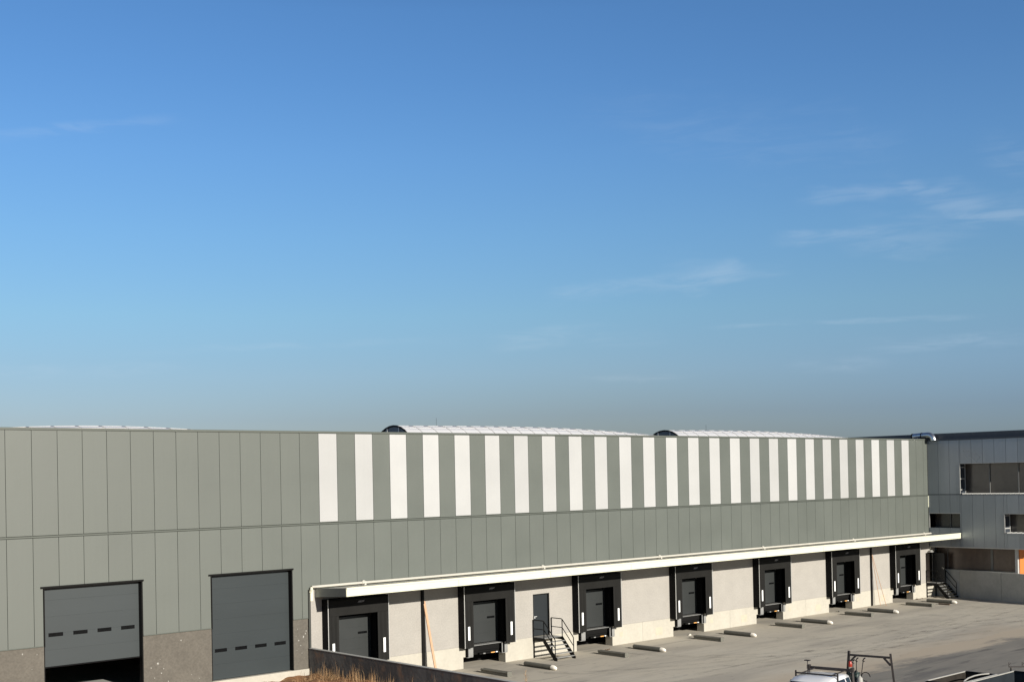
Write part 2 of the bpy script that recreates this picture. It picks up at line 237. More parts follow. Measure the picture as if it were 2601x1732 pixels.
# ---------------------------------------------------------------- mesh helpers
class MB:
    def __init__(s): s.v = []; s.f = []; s.mi = []
    def add(s, vs, fs, mi=0):
        o = len(s.v); s.v += [tuple(v) for v in vs]; s.f += [tuple(o+i for i in f) for f in fs]; s.mi += [mi]*len(fs); return s
    def box(s, x0, x1, y0, y1, z0, z1, mi=0):
        if x0 > x1: x0, x1 = x1, x0
        if y0 > y1: y0, y1 = y1, y0
        if z0 > z1: z0, z1 = z1, z0
        return s.add([(x0,y0,z0),(x1,y0,z0),(x1,y1,z0),(x0,y1,z0),(x0,y0,z1),(x1,y0,z1),(x1,y1,z1),(x0,y1,z1)],
              [(0,3,2,1),(4,5,6,7),(0,1,5,4),(1,2,6,5),(2,3,7,6),(3,0,4,7)], mi)
    def prism(s, prof, axis, a, b, mi=0):
        """closed profile (list of 2d points) extruded along axis 'x','y','z' from a to b"""
        def P(p, t): return {'x': (t, p[0], p[1]), 'y': (p[0], t, p[1]), 'z': (p[0], p[1], t)}[axis]
        n = len(prof); vs = [P(p, a) for p in prof]+[P(p, b) for p in prof]
        return s.add(vs, [tuple(range(n-1, -1, -1)), tuple(range(n, 2*n))]+[(i, (i+1) % n, n+(i+1) % n, n+i) for i in range(n)], mi)
    def bar(s, a, b, w, h=None, mi=0):
        a = Vector(a); b = Vector(b); d = (b-a).normalized(); h = h or w
        r = d.cross(Vector((0, 0, 1)));
        if r.length < 1e-3: r = Vector((1, 0, 0))
        r.normalize(); u = r.cross(d).normalized(); r *= w/2; u *= h/2
        vs = [a-r-u, a+r-u, a+r+u, a-r+u, b-r-u, b+r-u, b+r+u, b-r+u]
        return s.add(vs, [(0,3,2,1),(4,5,6,7),(0,1,5,4),(1,2,6,5),(2,3,7,6),(3,0,4,7)], mi)
    def tube(s, pts, rad, n=10, mi=0, cap=True):
        pts = [Vector(p) for p in pts]; rads = rad if isinstance(rad, (list, tuple)) else [rad]*len(pts)
        rings = []; ref = None
        for i, p in enumerate(pts):
            d = (pts[min(i+1, len(pts)-1)]-pts[max(i-1, 0)]).normalized()
            if ref is None:
                ref = Vector((0, 0, 1)) if abs(d.z) < 0.9 else Vector((1, 0, 0))
            r = (ref - d*ref.dot(d)).normalized(); ref = r; u = d.cross(r)
            rings.append([p+(math.cos(2*math.pi*k/n)*r+math.sin(2*math.pi*k/n)*u)*rads[i] for k in range(n)])
        vs = [v for rg in rings for v in rg]; fs = []
        for i in range(len(pts)-1):
            for k in range(n): fs.append((i*n+k, i*n+(k+1) % n, (i+1)*n+(k+1) % n, (i+1)*n+k))
        if cap: fs += [tuple(range(n-1, -1, -1)), tuple((len(pts)-1)*n+k for k in range(n))]
        return s.add(vs, fs, mi)
    def lathe(s, c, prof, n=14, mi=0):
        vs = []; fs = []
        for (r, z) in prof:
            for k in range(n): a = 2*math.pi*k/n; vs.append((c[0]+r*math.cos(a), c[1]+r*math.sin(a), c[2]+z))
        for i in range(len(prof)-1):
            for k in range(n): fs.append((i*n+k, i*n+(k+1) % n, (i+1)*n+(k+1) % n, (i+1)*n+k))
        fs += [tuple(range(n-1, -1, -1)), tuple((len(prof)-1)*n+k for k in range(n))]
        return s.add(vs, fs, mi)
    def build(s, name, mats, parent=None, smooth=False, bevel=0, loc=None, label=None):
        me = bpy.data.meshes.new(name); me.from_pydata(s.v, [], s.f); me.update()
        for m_ in (mats if isinstance(mats, (list, tuple)) else [mats]): me.materials.append(M[m_])
        for p, mi in zip(me.polygons, s.mi): p.material_index = mi; p.use_smooth = smooth
        o = bpy.data.objects.new(name, me); COL.objects.link(o)
        if parent: o.parent = parent
        if loc: o.location = loc
        if bevel:
            b = o.modifiers.new('bevel', 'BEVEL'); b.width = bevel; b.segments = 2; b.limit_method = 'ANGLE'; b.angle_limit = R(40)
        if smooth:
            try: me.set_sharp_from_angle(angle=R(40))
            except Exception: pass
        if label: o['label'] = label
        return o
def empty(name, loc=(0, 0, 0), rz=0):
    o = bpy.data.objects.new(name, None); COL.objects.link(o); o.location = loc; o.rotation_euler = (0, 0, rz); return o
def tag(o, label, cat, group=None, kind=None):
    if label: o['label'] = label
    if cat: o['category'] = cat
    if group: o['group'] = group
    if kind: o['kind'] = kind
    return o
def struct(o): o['kind'] = 'structure'; return o
def copy_tree(o, parent=None, loc=None):
    c = o.copy(); COL.objects.link(c)
    if parent: c.parent = parent
    if loc is not None: c.location = loc
    for ch in list(o.children): copy_tree(ch, c)
    return c

# ---------------------------------------------------------------- ground
def sheet(name, pts, z, m_):
    b = MB(); b.add([(x, y, z) for x, y in pts], [tuple(range(len(pts)))]); return struct(b.build(name, m_))
sheet('ground', [(-3000, -3000), (3000, -3000), (3000, 3000), (-3000, 3000)], -0.03, 'ground')
sheet('yard', [(13.4, -40), (120, -40), (120, 1.7), (13.4, 1.7)], 0.0, 'yard')
# asphalt with a ragged sandy edge
random.seed(3); edge = []
x = 13.55
while x < 120:
    base_y = -14.0 + 0.5*math.sin(x*0.16) + 0.28*math.sin(x*0.61+1) + random.uniform(-.14, .14) - (0.02*(x-45) if x > 45 else 0)
    edge.append((x, base_y)); x += 0.4
sheet('road', edge[::-1]+[(13.55, -39.9), (119.9, -39.9)], 0.008, 'road')
tm = bpy.data.materials.new('tyre_mark'); tm.use_nodes = True; n = tm.node_tree.nodes; l = tm.node_tree.links; b = n['Principled BSDF']
b.inputs['Base Color'].default_value = (0.10, 0.095, 0.085, 1); b.inputs['Roughness'].default_value = 0.9
t = n.new('ShaderNodeTexCoord'); ns = n.new('ShaderNodeTexNoise'); ns.inputs['Scale'].default_value = 0.8; ns.inputs['Detail'].default_value = 6; ns.inputs['Roughness'].default_value = 0.7; l.new(t.outputs['Object'], ns.inputs['Vector'])
mr = n.new('ShaderNodeMapRange'); mr.inputs[1].default_value = 0.42; mr.inputs[2].default_value = 0.7; mr.inputs[3].default_value = 0; mr.inputs[4].default_value = 0.18; l.new(ns.outputs[0], mr.inputs[0]); l.new(mr.outputs[0], b.inputs['Alpha'])
M['tyre_mark'] = tm
random.seed(17)
TR = [((41.3, -4.6), (43.5, -7.2), (50, -9.2), (60, -10.5)), ((24, -3.5), (26, -7), (34, -9.6), (48, -10.8)), ((56.5, -4.8), (57, -7), (61, -9.6), (66.5, -11)), ((31.5, -2.2), (32, -7), (38, -11), (52, -12.6)), ((48, -3), (50, -8), (57, -11), (66, -12.5)), ((20, -9), (30, -10.5), (42, -9.5), (54, -7.5)), ((36, -12), (46, -11), (56, -8), (66, -6.5)), ((63, -2.5), (64, -6), (62, -10), (55, -13))]
for P4 in TR:
    for off in (0, 1.9):
        b = MB(); prev = None; n_ = 40
        for k in range(n_+1):
            t_ = k/n_; c = [(1-t_)**3, 3*t_*(1-t_)**2, 3*t_*t_*(1-t_), t_**3]
            x = sum(c[i]*P4[i][0] for i in range(4)); y = sum(c[i]*P4[i][1] for i in range(4)) - off*(0.3+0.7*t_)
            b.v += [(x-.16, y-.17, .0), (x+.16, y+.17, .0)]
            if k: b.f.append((2*k-2, 2*k, 2*k+1, 2*k-1)); b.mi.append(0)
        struct(b.build('tyre_mark', 'tyre_mark', loc=(0, 0, .004+.0007*len([o for o in bpy.data.objects if o.name.startswith('tyre_mark')])/4)))
# raised soil on the left of the retaining wall
def soil_z(x, y):
    z = 0.74 + 0.30*math.exp(-((y+4.2)/2.9)**2)*math.exp(-((x-12.6)/2.6)**2) + 0.25*max(0, min(1, (-y-5)/6))*math.exp(-((x-12.8)/2.5)**2)
    z += 0.05*math.sin(x*2.1+y*1.3)+0.04*math.sin(x*4.7-y*3.1)+0.025*math.sin(x*9+y*7)
    return z
b = MB(); nx, ny = 150, 200
xs = [-60+73.3*(1-(1-i/nx)**2.2) for i in range(nx+1)]; ys = [-0.02-64*(j/ny)**2 for j in range(ny+1)]
vs = [(x, y, soil_z(x, y)) for y in ys for x in xs]
fs = [(j*(nx+1)+i, (j+1)*(nx+1)+i, (j+1)*(nx+1)+i+1, j*(nx+1)+i+1) for j in range(ny) for i in range(nx)]
b.add(vs, fs); so_ = struct(b.build('soil', 'soil', smooth=True))

# ================================================================ warehouse
W_ = tag(empty('warehouse', (0, 0, 0)), 'long grey-green panelled warehouse with white stripes and loading docks', 'warehouse')
X0, X1, XP = -14, 67.57, 13.36
ZS, ZR, ZC = 7.57, 11.80, 3.357
DOORS = [(1.37, 5.41), (8.50, 12.50)]; ZD0, ZD1 = 1.09, 5.61
G = 0.009
# structural backing behind the cladding
b = MB()
def back(x0, x1, z0, z1, y0=0.075, y1=0.30): b.box(x0, x1, y0, y1, z0, z1)
back(X0, X1-.02, 5.62, 11.55)
prev = X0
for (a, c) in DOORS: back(prev, a, ZC, 5.618); prev = c
back(prev, XP, ZC, 5.618); back(XP, X1-.02, 4.40, 5.618)
b.build('backing_wall', 'clad_dark', W_)
# grey cladding panels
b = MB(); whites = []
i = X0
while i < 67.5:
    a, c = i, min(i+1, X1)
    if 14 <= i <= 64 and i % 2 == 0: whites.append(i)
    else: b.box(a+G, c-G, 0, 0.06, 7.625, 11.70)
    segs = []
    if i < XP-1: segs = [(a, c)]
    else: segs = [(a, c)]
    zlow = ZC if c <= XP else 4.62
    if i == 13:
        b.box(a+G, XP-0.06, 0, 0.06, ZC, 7.525); b.box(XP-0.06, c-G, 0, 0.06, 4.62, 7.525)
    else:
        done = False
        for (d0, d1) in DOORS:
            if c > d0 and a < d1:
                b.box(a+G, c-G, 0, 0.06, ZD1+.02, 7.525); done = True
                if a < d0-.03: b.box(a+G, d0-.02, 0, 0.06, ZC, ZD1+.02)
                if c > d1+.03: b.box(d1+.02, c-G, 0, 0.06, ZC, ZD1+.02)
        if not done: b.box(a+G, c-G, 0, 0.06, zlow, 7.525)
    i += 1
b.build('cladding', 'clad', W_)
for k in whites:
    MB().box(k+.012, k+1-.012, -0.004, 0.055, 7.66, 11.685).build('white_panel', 'white_panel', W_)
b = MB()
for k in whites:
    b.box(k+G, k+1-G, 0.01, 0.06, 7.625, 7.658)
b.box(X0, X1, -0.008, 0.06, 7.545, 7.605)                     # belt flashing
b.box(X0, DOORS[0][0]-.02, -.02, .05, ZC-.03, ZC-.002); b.box(DOORS[0][1]+.02, DOORS[1][0]-.02, -.02, .05, ZC-.03, ZC-.002); b.box(DOORS[1][1]+.02, XP-.06, -.02, .05, ZC-.03, ZC-.002)
b.build('flashing', 'clad_trim', W_)
MB().box(X0, X1+.01, -0.04, 0.36, 11.705, 11.80).build('coping', 'clad_trim', W_, bevel=.008)
for k in range(int(X0)+3, 67, 6): MB().box(k-.05, k+.05, -.043, .363, 11.70, 11.803).build('coping_lap', 'clad_trim', W_)
# roof, far and side walls
b = MB(); b.box(X0, X1, 0.31, 48, 11.40, 11.54); b.box(X0, X0+.3, .3, 48, 1.0, 11.4); b.box(X0, X1, 47.7, 48, 1, 11.4); b.box(X0, X1, 30, 30.2, 0.99, 11.39)
b.build('roof', 'roof', W_)
MB().box(X0+.3, X1, 0.30, 29.9, 0.85, 1.085).build('inner_floor', 'wall_conc', W_)
MB().box(XP+.3, XP+.5, .65, 29.9, 1.09, 11.38).build('inner_wall', 'inner', W_)
# exposed aggregate concrete base on the left and its cream footing
prev = X0
for (a, c) in DOORS+[(XP-.06, 0)]: MB().box(prev, a, .03, .30, 1.09, ZC-.032).build('concrete_base', 'aggregate', W_); prev = c
MB().box(X0, XP-.06, -.04, .29, .30, 1.078).build('footing', 'plinth', W_)
# splashes of white plaster on the concrete
random.seed(11)
SPL = [(6.05, 2.12, .055), (6.30, 1.90, .03), (6.2, 1.72, .03), (5.75, 1.98, .03), (7.1, 2.98, .035), (6.5, 1.35, .03), (5.9, 1.55, .02), (7.9, 1.3, .02), (6.15, 2.3, .015), (7.55, 1.5, .015), (.55, 3.12, .03), (1.1, 3.05, .02), (.9, 2.5, .015),
       (13.05, 2.52, .05), (12.75, 2.9, .02), (13.2, 2.78, .03), (13.15, 2.66, .03), (12.8, 2.38, .035), (12.9, 2.15, .03), (12.7, 1.95, .015), (12.95, 1.8, .02), (13.1, 1.6, .015), (12.66, 2.6, .015)]
for (x, z, r_) in SPL:
    n_ = 9; ring = [(x+r_*.8*random.uniform(.6, 1.2)*math.cos(2*math.pi*k/n_), .028, z+r_*1.1*random.uniform(.6, 1.2)*math.sin(2*math.pi*k/n_)) for k in range(n_)]
    MB().add(ring+[(x, .028-r_*.35, z)], [(k, (k+1) % n_, n_) for k in range(n_)]).build('plaster_splash', 'rim', W_)
# the two overhead doors
def overhead(d0, d1, lift, wz, m_, first):
    leafY = 0.27
    b = MB(); npan = 7; hp = (ZD1-ZD0)/npan
    for k in range(npan):
        z0 = ZD0+k*hp+lift; z1 = min(z0+hp, 5.75)
        if z0 > 5.7: break
        b.box(d0-.05, d1+.05, leafY, leafY+.05, z0+.004, z1-.004)
    b.box(d0-.05, d1+.05, leafY+.01, leafY+.045, ZD0+lift+.01, 5.75)
    d = b.build('overhead_door', m_, W_)
    wdt = .58; pit = (d1-d0-.10)/4
    for k in range(4):
        xc = d0+.10+pit*(k+.47)
        w2 = MB().box(xc-wdt/2, xc+wdt/2, leafY-.012, leafY+.02, wz-.075, wz+.075).build('door_window', 'win_dark', d, bevel=.01)
    MB().box(d0-.04, d1+.04, leafY-.02, leafY+.055, ZD0+lift-.045, ZD0+lift).build('bottom_seal', 'black_rubber', d)
    b = MB()
    b.box(d0-.12, d1+.05, -.05, -.002, 5.57, 5.64); b.box(d0, d1, 0, .27, 5.575, 5.615)
    b.box(d0, d0+.04, -.018, .26, ZC-.05, 5.57); b.box(d1-.045, d1, -.018, .26, ZD0, 5.57); b.box(d0, d0+.04, .032, .26, ZD0, ZC-.05)
    b.build('door_frame', 'black_steel', W_)
overhead(*DOORS[0], 1.40, 3.72, 'door_grey', True)
overhead(*DOORS[1], 0.0, 2.33, 'door_grey2', False)

# dock wall ------------------------------------------------------------------
NB = list(range(1, 8))                      # docks at x = 6+8n
DX = [6+8*n for n in NB]
XE = 68.36
up_open = [(x+.43, x+3.03, 1.08, 3.60) for x in DX] + [(27.13, 28.32, 1.08, 3.33), (67.02, 67.98, 1.13, 3.30)]
up_open.sort()
b = MB(); prev = XP+.08
for (a, c, z0, z1) in up_open:
    b.box(prev, a, 0, .58, 1.09, 4.60 if prev < 67.5 else 3.74); b.box(a, c, 0, .58, z1, 4.60 if a < 67 else 3.74); prev = c
b.box(prev, XE, 0, .58, 1.09, 3.74)
b.box(67.021, 67.56, .005, .5, 3.745, 4.6)
b.build('dock_wall', 'pebble', W_)
b = MB(); prev = XP+.08
for x in DX:
    b.box(prev, x+.30, -.012, 1.70, 0, .56); b.box(prev, x+.46 if False else x+.30, -.012, .57, .56, 1.085)
    b.box(x+.30, x+.46, -.012, .57, .56, 1.085)
    prev = x+3.12
# left of each opening already closed; run on after the last dock
prev = XP+.08; joints = [x+5.64 for x in DX[1:-1]]
for x in DX+[None]:
    b2 = MB()
    end = XE if x is None else x+.30
    xs_ = [prev]+[j for j in joints if prev+.1 < j < end-.1]+[end]
    for a, c in zip(xs_[:-1], xs_[1:]):
        b2.box(a+(.006 if a != prev else 0), c-(.006 if c != end else 0), -.012, .52, -.02, 1.085)
    if x is not None:
        b2.box(end, end+.16, -.012, .5, .56, 1.085); prev = x+3.12
    b2.build('plinth', 'plinth', W_)
MB().box(XP+.08, XE-.1, 1.60, 1.8, -.02, 1.05).box(XP+.1, XE-.1, .8, 1.59, 1.058, 1.082).build('pit_wall', 'black_rubber', W_)  # pit walls coloured black to stand for the shade inside
b = MB().box(XP-.03, XP+.055, -.015, .2, .3, 4.62); b.build('corner_trim', 'clad_dark', W_)
for x in DX[2:6]:
    MB().box(x+3.72, x+3.98, -.016, 0, .45, .72).build('cover_plate', 'plinth_mark', W_); MB().box(x+6.75, x+7.35, -.016, 0, .22, .66).build('cover_plate', 'plinth_mark', W_)

# one loading dock in local coordinates (x from 0), then copied --------------
def make_dock():
    # shelter side frames / box
    b = MB()
    YF = -.47
    b.box(.03, .075, YF+.03, 0, 1.05, 4.08); b.box(3.385, 3.43, YF+.03, 0, 1.05, 4.08); b.box(.03, 3.43, YF+.03, 0, 4.081, 4.12)
    sh = b.build('dock_shelter', 'black_rubber', W_)
    # front side curtains and head curtain (slightly folded)
    def curtain(x0, x1, z0, z1, seed):
        random.seed(seed); bb = MB(); n_ = 9; vs = []; zs = [z0+(z1-z0)*k/10 for k in range(11)]
        for z in zs:
            for k in range(n_): xx = x0+(x1-x0)*k/(n_-1); vs.append((xx, YF+.012*math.sin(k*1.9+z*.7)-(0.02*(1-(z-z0)/(z1-z0)) if z1-z0 > 1 else 0), z))
        for z in zs:
            for k in range(n_): xx = x0+(x1-x0)*k/(n_-1); vs.append((xx, YF+.03, z))
        o_ = 11*n_; fs = []
        for r_ in range(10):
            for k in range(n_-1):
                a = r_*n_+k; fs.append((a, a+1, a+n_+1, a+n_)); fs.append((o_+a+1, o_+a, o_+a+n_, o_+a+n_+1))
        for r_ in range(10):
            a = r_*n_; fs.append((a, a+n_, o_+a+n_, o_+a)); a = r_*n_+n_-1; fs.append((a+n_, a, o_+a, o_+a+n_))
        for k in range(n_-1): fs.append((k+1, k, o_+k, o_+k+1)); a = 10*n_+k; fs.append((a, a+1, o_+a+1, o_+a))
        bb.add(vs, fs); return bb
    curtain(.075, .62, 1.06, 4.06, 1).build('side_curtain', 'curtain', sh, smooth=True)
    curtain(2.80, 3.385, 1.06, 4.06, 2).build('side_curtain', 'curtain', sh, smooth=True)
    MB().box(.10, 3.36, YF-.035, YF-.018, 3.36, 4.07).build('head_curtain', 'curtain', sh)
    for x0, x1 in ((.035, .060), (3.405, 3.430)):
        MB().box(x0, x1, YF-.03, YF-.005, 1.06, 4.13).build('edge_strip', 'alu', sh)
    MB().box(.062, 3.40, YF-.03, YF+.03, 4.105, 4.13).build('edge_strip', 'black_steel', sh)
    for x0 in (.23, 3.06):
        MB().box(x0, x0+.13, YF-.06, YF-.045, 1.45, 2.13).build('marker_strip', 'white_strip', sh, bevel=.02)
    b = MB(); random.seed(5)
    for k in range(4):
        xx = 1.70+k*.085; b.prism([(xx, 3.91), (xx+.045, 3.91), (xx+.075, 3.97+.02*(k % 2)), (xx+.03, 3.97)], 'y', YF-.042, YF-.036)
    b.prism([(1.66, 3.885), (1.90, 3.885), (1.90, 3.897), (1.66, 3.897)], 'y', YF-.042, YF-.036)
    b.build('emblem', 'mark_grey', sh)
    # door leaf
    b = MB(); 
    for k in range(4): b.box(.40, 3.06, .42, .47, 1.085+k*.52+.004, 1.085+(k+1)*.52-.004)
    b.box(.40, 3.06, .43, .465, 1.085, 3.165)
    d = b.build('dock_door', 'dock_leaf', W_)
    for x0 in (.66, 2.27): MB().box(x0, x0+.52, .408, .43, 2.30, 2.41).build('door_window', 'win_dark', d, bevel=.01)
    MB().box(.456, 3.004, .40, .418, 1.086, 1.12).build('door_seal', 'black_rubber', d)
    MB().box(.431, .455, -.03, .415, 1.09, 3.55).box(3.005, 3.029, -.03, .415, 1.09, 3.55).box(.431, 3.029, -.03, .49, 3.555, 3.595).box(.456, 3.004, .475, .52, 3.12, 3.55).build('opening_lining', 'black_rubber', W_)  # black lining added so the shaded jambs and head come out dark
    MB().box(.08, .43, -.03, -.004, 1.09, 4.07).box(3.03, 3.38, -.03, -.004, 1.09, 4.07).box(.431, 3.029, -.03, -.004, 3.60, 4.07).build('shelter_back', 'black_rubber', sh)
    # leveller
    b = MB(); b.box(.50, 2.98, .06, 1.65, .60, 1.055); lv = b.build('dock_leveller', 'black_steel', W_)
    MB().box(.49, 2.99, -.06, 0.49, 1.060, 1.085).build('leveller_plate', 'galv', lv)
    MB().box(.62, 2.68, -.03, .05, .80, 1.05).build('leveller_lip', 'black_steel', lv)
    for (x0, x1, m_) in ((1.50, 1.64, 'galv'), (2.02, 2.28, 'amber'), (2.34, 2.46, 'white_strip')):
        MB().box(x0, x1, -.17, -.10, .615, .665).build('marker_lamp', m_, lv, bevel=.01)
    MB().box(1.3, 2.55, -.11, .06, .60, .68).build('lamp_bar', 'black_steel', lv)
    # bumpers: rubber block in a galvanised frame
    for (x0, x1) in ((.44, .80), (2.74, 3.11)):
        bb = MB(); bb.box(x0, x1, -.17, -.013, .56, 1.03); f_ = bb.build('bumper', 'black_rubber', W_)
        b = MB()
        if x0 < 1: b.box(x0+.05, x1, -.20, -.172, .57, 1.02); b.box(x0, x1, -.18, 0, .535, .558)
        else: b.box(x0+.17, x1, -.20, -.172, .57, 1.06); b.box(x0-.02, x0+.03, -.20, -.172, .57, 1.06); b.box(x0-.02, x1, -.20, 0, .535, .558)
        b.build('bumper_plate', 'galv', f_)
    return None
existing = set(bpy.data.objects)
make_dock()
dock_roots = [o for o in bpy.data.objects if o not in existing and o.parent == W_]
for o in dock_roots: o.location = (DX[0], 0, 0)
for x in DX[1:]:
    for o in dock_roots: copy_tree(o, W_, (x, 0, 0))
# canopy ---------------------------------------------------------------------
CX0, CX1, CYF = 13.65, 67.50, -2.55
MB().prism([(-.02, 4.40), (CYF+.08, 4.55), (CYF+.08, 4.76), (-.02, 4.62)], 'x', CX0+.06, CX1).build('canopy_roof', 'pipe_paint', W_)
MB().prism([(-.02, 4.34), (CYF+.08, 4.49), (CYF+.08, 4.547), (-.02, 4.397)], 'x', CX0+.06, CX1).build('canopy_soffit', 'office_dark', W_)  # underside coloured dark to deepen the shade below the canopy
MB().box(CX0, CX1, CYF-.03, CYF+.03, 4.43, 4.72).box(CX0, CX1, CYF-.05, CYF+.04, 4.735, 4.82).box(CX0, CX1, CYF-.02, CYF+.03, 4.72, 4.735).build('canopy_fascia', 'white_paint', W_)
for k in range(20, 66, 6): MB().box(k, k+.012, CYF-.034, CYF+.02, 4.432, 4.718).build('fascia_joint', 'canopy_side', W_)
MB().prism([(-.02, 4.26), (CYF+.04, 4.43), (CYF+.04, 4.80), (-.02, 4.66)], 'x', CX0, CX0+.055).build('canopy_side', 'canopy_side', W_)
b = MB().tube([(13.42, -.14, 4.745), (68.0, -.14, 4.745)], .062, 10)
b.build('gutter_pipe', 'pipe_paint', W_, smooth=True)
for xj in (16.26, 27.75, 37.08, 46.95, 57.2, 66.6):
    b = MB().tube([(xj-.11, -.14, 4.745), (xj+.11, -.14, 4.745)], .085, 10).tube([(xj, -.14, 4.76), (xj, -.14, 4.86)], .05, 8).box(xj-.05, xj+.05, -.3, -.14, 4.64, 4.72)
    b.build('pipe_joint', 'pipe_paint', W_, smooth=True)
b = MB().box(XP+.055, XP+.19, -.04, -.001, 4.1, 4.70).tube([(13.42, -.14, 4.74), (13.40, -.14, 4.64), (13.40, -.05, 4.5)], .06, 8)
b.build('wall_bracket', 'white_paint', W_)
MB().box(67.66, 67.74, -.06, -.001, 3.30, 4.3).build('corner_strip', 'white_paint', W_)
MB().box(67.571, 67.596, -.02, .3, 4.6, 11.7).build('corner_gap', 'clad_dark', W_)
MB().box(67.53, 67.59, -.035, 0, 6.7, 7.55).build('corner_flashing', 'white_paint', W_)  # white strip painting the lit stretch of the corner edge
for xx in (19.69, 59.46):
    MB().box(xx, xx+.15, -.11, -.014, .02, 4.30).build('downpipe', 'black_steel', W_, bevel=.02)
# personnel doors
d = MB().box(27.18, 28.27, .10, .15, 1.12, 3.28).build('side_door', 'door_leaf', W_)
MB().box(27.24, 27.30, .03, .10, 2.05, 2.17).box(27.24, 27.42, .02, .045, 2.13, 2.16).build('door_handle', 'alu', d)
MB().box(27.131, 27.18, .02, .2, 1.09, 3.325).box(28.27, 28.319, .02, .2, 1.09, 3.325).box(27.18, 28.27, .02, .2, 3.28, 3.325).build('side_door_frame', 'black_steel', W_)
d = MB().box(67.99, 68.03, -.97, -.03, 1.14, 3.26).build('side_door', 'door_leaf', W_, label='dark blue-grey door standing open at right angles to the wall')
MB().box(67.93, 67.99, -.93, -.88, 2.08, 2.2).box(67.93, 67.95, -.93, -.78, 2.16, 2.19).build('door_handle', 'alu', d)
MB().box(67.021, 67.07, .02, .2, 1.14, 3.295).box(67.93, 67.979, .02, .2, 1.14, 3.295).box(67.07, 67.93, .02, .2, 3.25, 3.295).build('side_door_frame', 'black_steel', W_)
MB().box(67.2, 68.3, .9, 1.0, 1.1, 3.6).build('lobby_wall', 'rust_wood', W_)
MB().box(67.25, 67.75, -.30, -.01, 3.36, 3.40).box(67.35, 67.7, -.24, -.02, 3.44, 3.48).build('door_lamp', 'alu', W_)

# skylight vaults -------------------------------------------------------------
def vault(x0, x1, pk, zpk, k, kl=None, r_=1.93, yc=3.65, z0=11.5):
    def top(x): return zpk-(k if x > pk or kl is None else kl)*(x-pk)**2
    n_ = max(4, int(round((x1-x0)/1.0))); A = 12; sag = .95; half = math.acos(max(-1, (r_-sag)/r_))
    b = MB(); vs = []
    for i in range(n_+1):
        x = x0+(x1-x0)*i/n_; c = top(x)-r_
        for j in range(A+1):
            a = -half+2*half*j/A; vs.append((x, yc+r_*math.sin(a), c+r_*math.cos(a)))
    fs = [(i*(A+1)+j, (i+1)*(A+1)+j, (i+1)*(A+1)+j+1, i*(A+1)+j+1) for i in range(n_) for j in range(A)]
    b.add(vs, fs); v = b.build('skylight', 'skylight', W_, smooth=False)
    b = MB()
    for i in range(n_+1):
        x = x0+(x1-x0)*i/n_; c = top(x)-r_
        b.tube([(x, yc+(r_+.012)*math.sin(-half+2*half*j/A), c+(r_+.012)*math.cos(-half+2*half*j/A)) for j in range(A+1)], .022, 5)
    b.build('skylight_rib', 'skylight_rib', v)
    b = MB()
    for j in (2, 4, 6, 8, 10):
        a = -half+2*half*j/A
        b.tube([(x0+(x1-x0)*i/n_, yc+(r_+.01)*math.sin(a), top(x0+(x1-x0)*i/n_)-r_+(r_+.01)*math.cos(a)) for i in range(n_+1)], .014, 5)
    b.build('skylight_purlin', 'skylight_rib', v)
    # glazed end
    c = top(x0)-r_; b = MB()
    pts = [(x0-.01, yc+r_*.985*math.sin(-half+2*half*j/A), c+r_*.985*math.cos(-half+2*half*j/A)) for j in range(A+1)]
    b.add(pts, [tuple(range(len(pts)))]); b.build('skylight_end', 'smoke_glass', v)
    b = MB().tube([(x0-.03, yc+r_*math.sin(-half+2*half*j/A), c+r_*math.cos(-half+2*half*j/A)) for j in range(A+1)], .05, 6); b.build('end_frame', 'black_steel', v)
    b = MB()
    for q in (-.5, .5): b.box(x0-.06, x0-.02, yc+q-.02, yc+q+.02, 11.5, c+math.sqrt(r_**2-q*q)-.02)
    b.build('end_mullion', 'alu', v)
    # kerb under the vault
    yk = r_*math.sin(half)
    MB().box(x0, x1, yc-yk-.05, yc+yk+.05, 11.54, top(x1)-sag if False else 11.56).build('skylight_kerb', 'roof', v)
vault(20.95, 40.6, 29.5, 12.345, .0028, .0007)
vault(42.1, 62.0, 50.0, 12.345, .0024, .0010)
vault(-2.0, 12.5, 5.6, 12.070, .0065)
for (x, y, z1) in ((24.2, 4.2, 12.8), (46.9, 4.2, 12.75)):
    MB().tube([(x, y, 11.5), (x, y, z1)], .007, 5).build('lightning_rod', 'black_steel', W_)
for xb in (13.0, 28.4, 58.0):
    pass
# silver roof duct on the far corner
pts = [(67.45, 1.0, 12.02)]+[(67.45, .3, 12.06), (67.45, -.2, 12.08)]
for k in range(1, 7): a = k/6*math.pi/2; pts.append((67.45, -.2-.42*math.sin(a), 12.08-.42*(1-math.cos(a))))
d = MB().tube(pts, .21, 14).build('roof_duct', 'chrome', W_, smooth=True)
MB().tube([(67.45, 1.0, 12.02), (67.45, 1.12, 12.015)], .215, 14).tube([(67.45, .28, 12.06), (67.45, .34, 12.06)], .225, 14).build('duct_collar', 'black_steel', d, smooth=True)

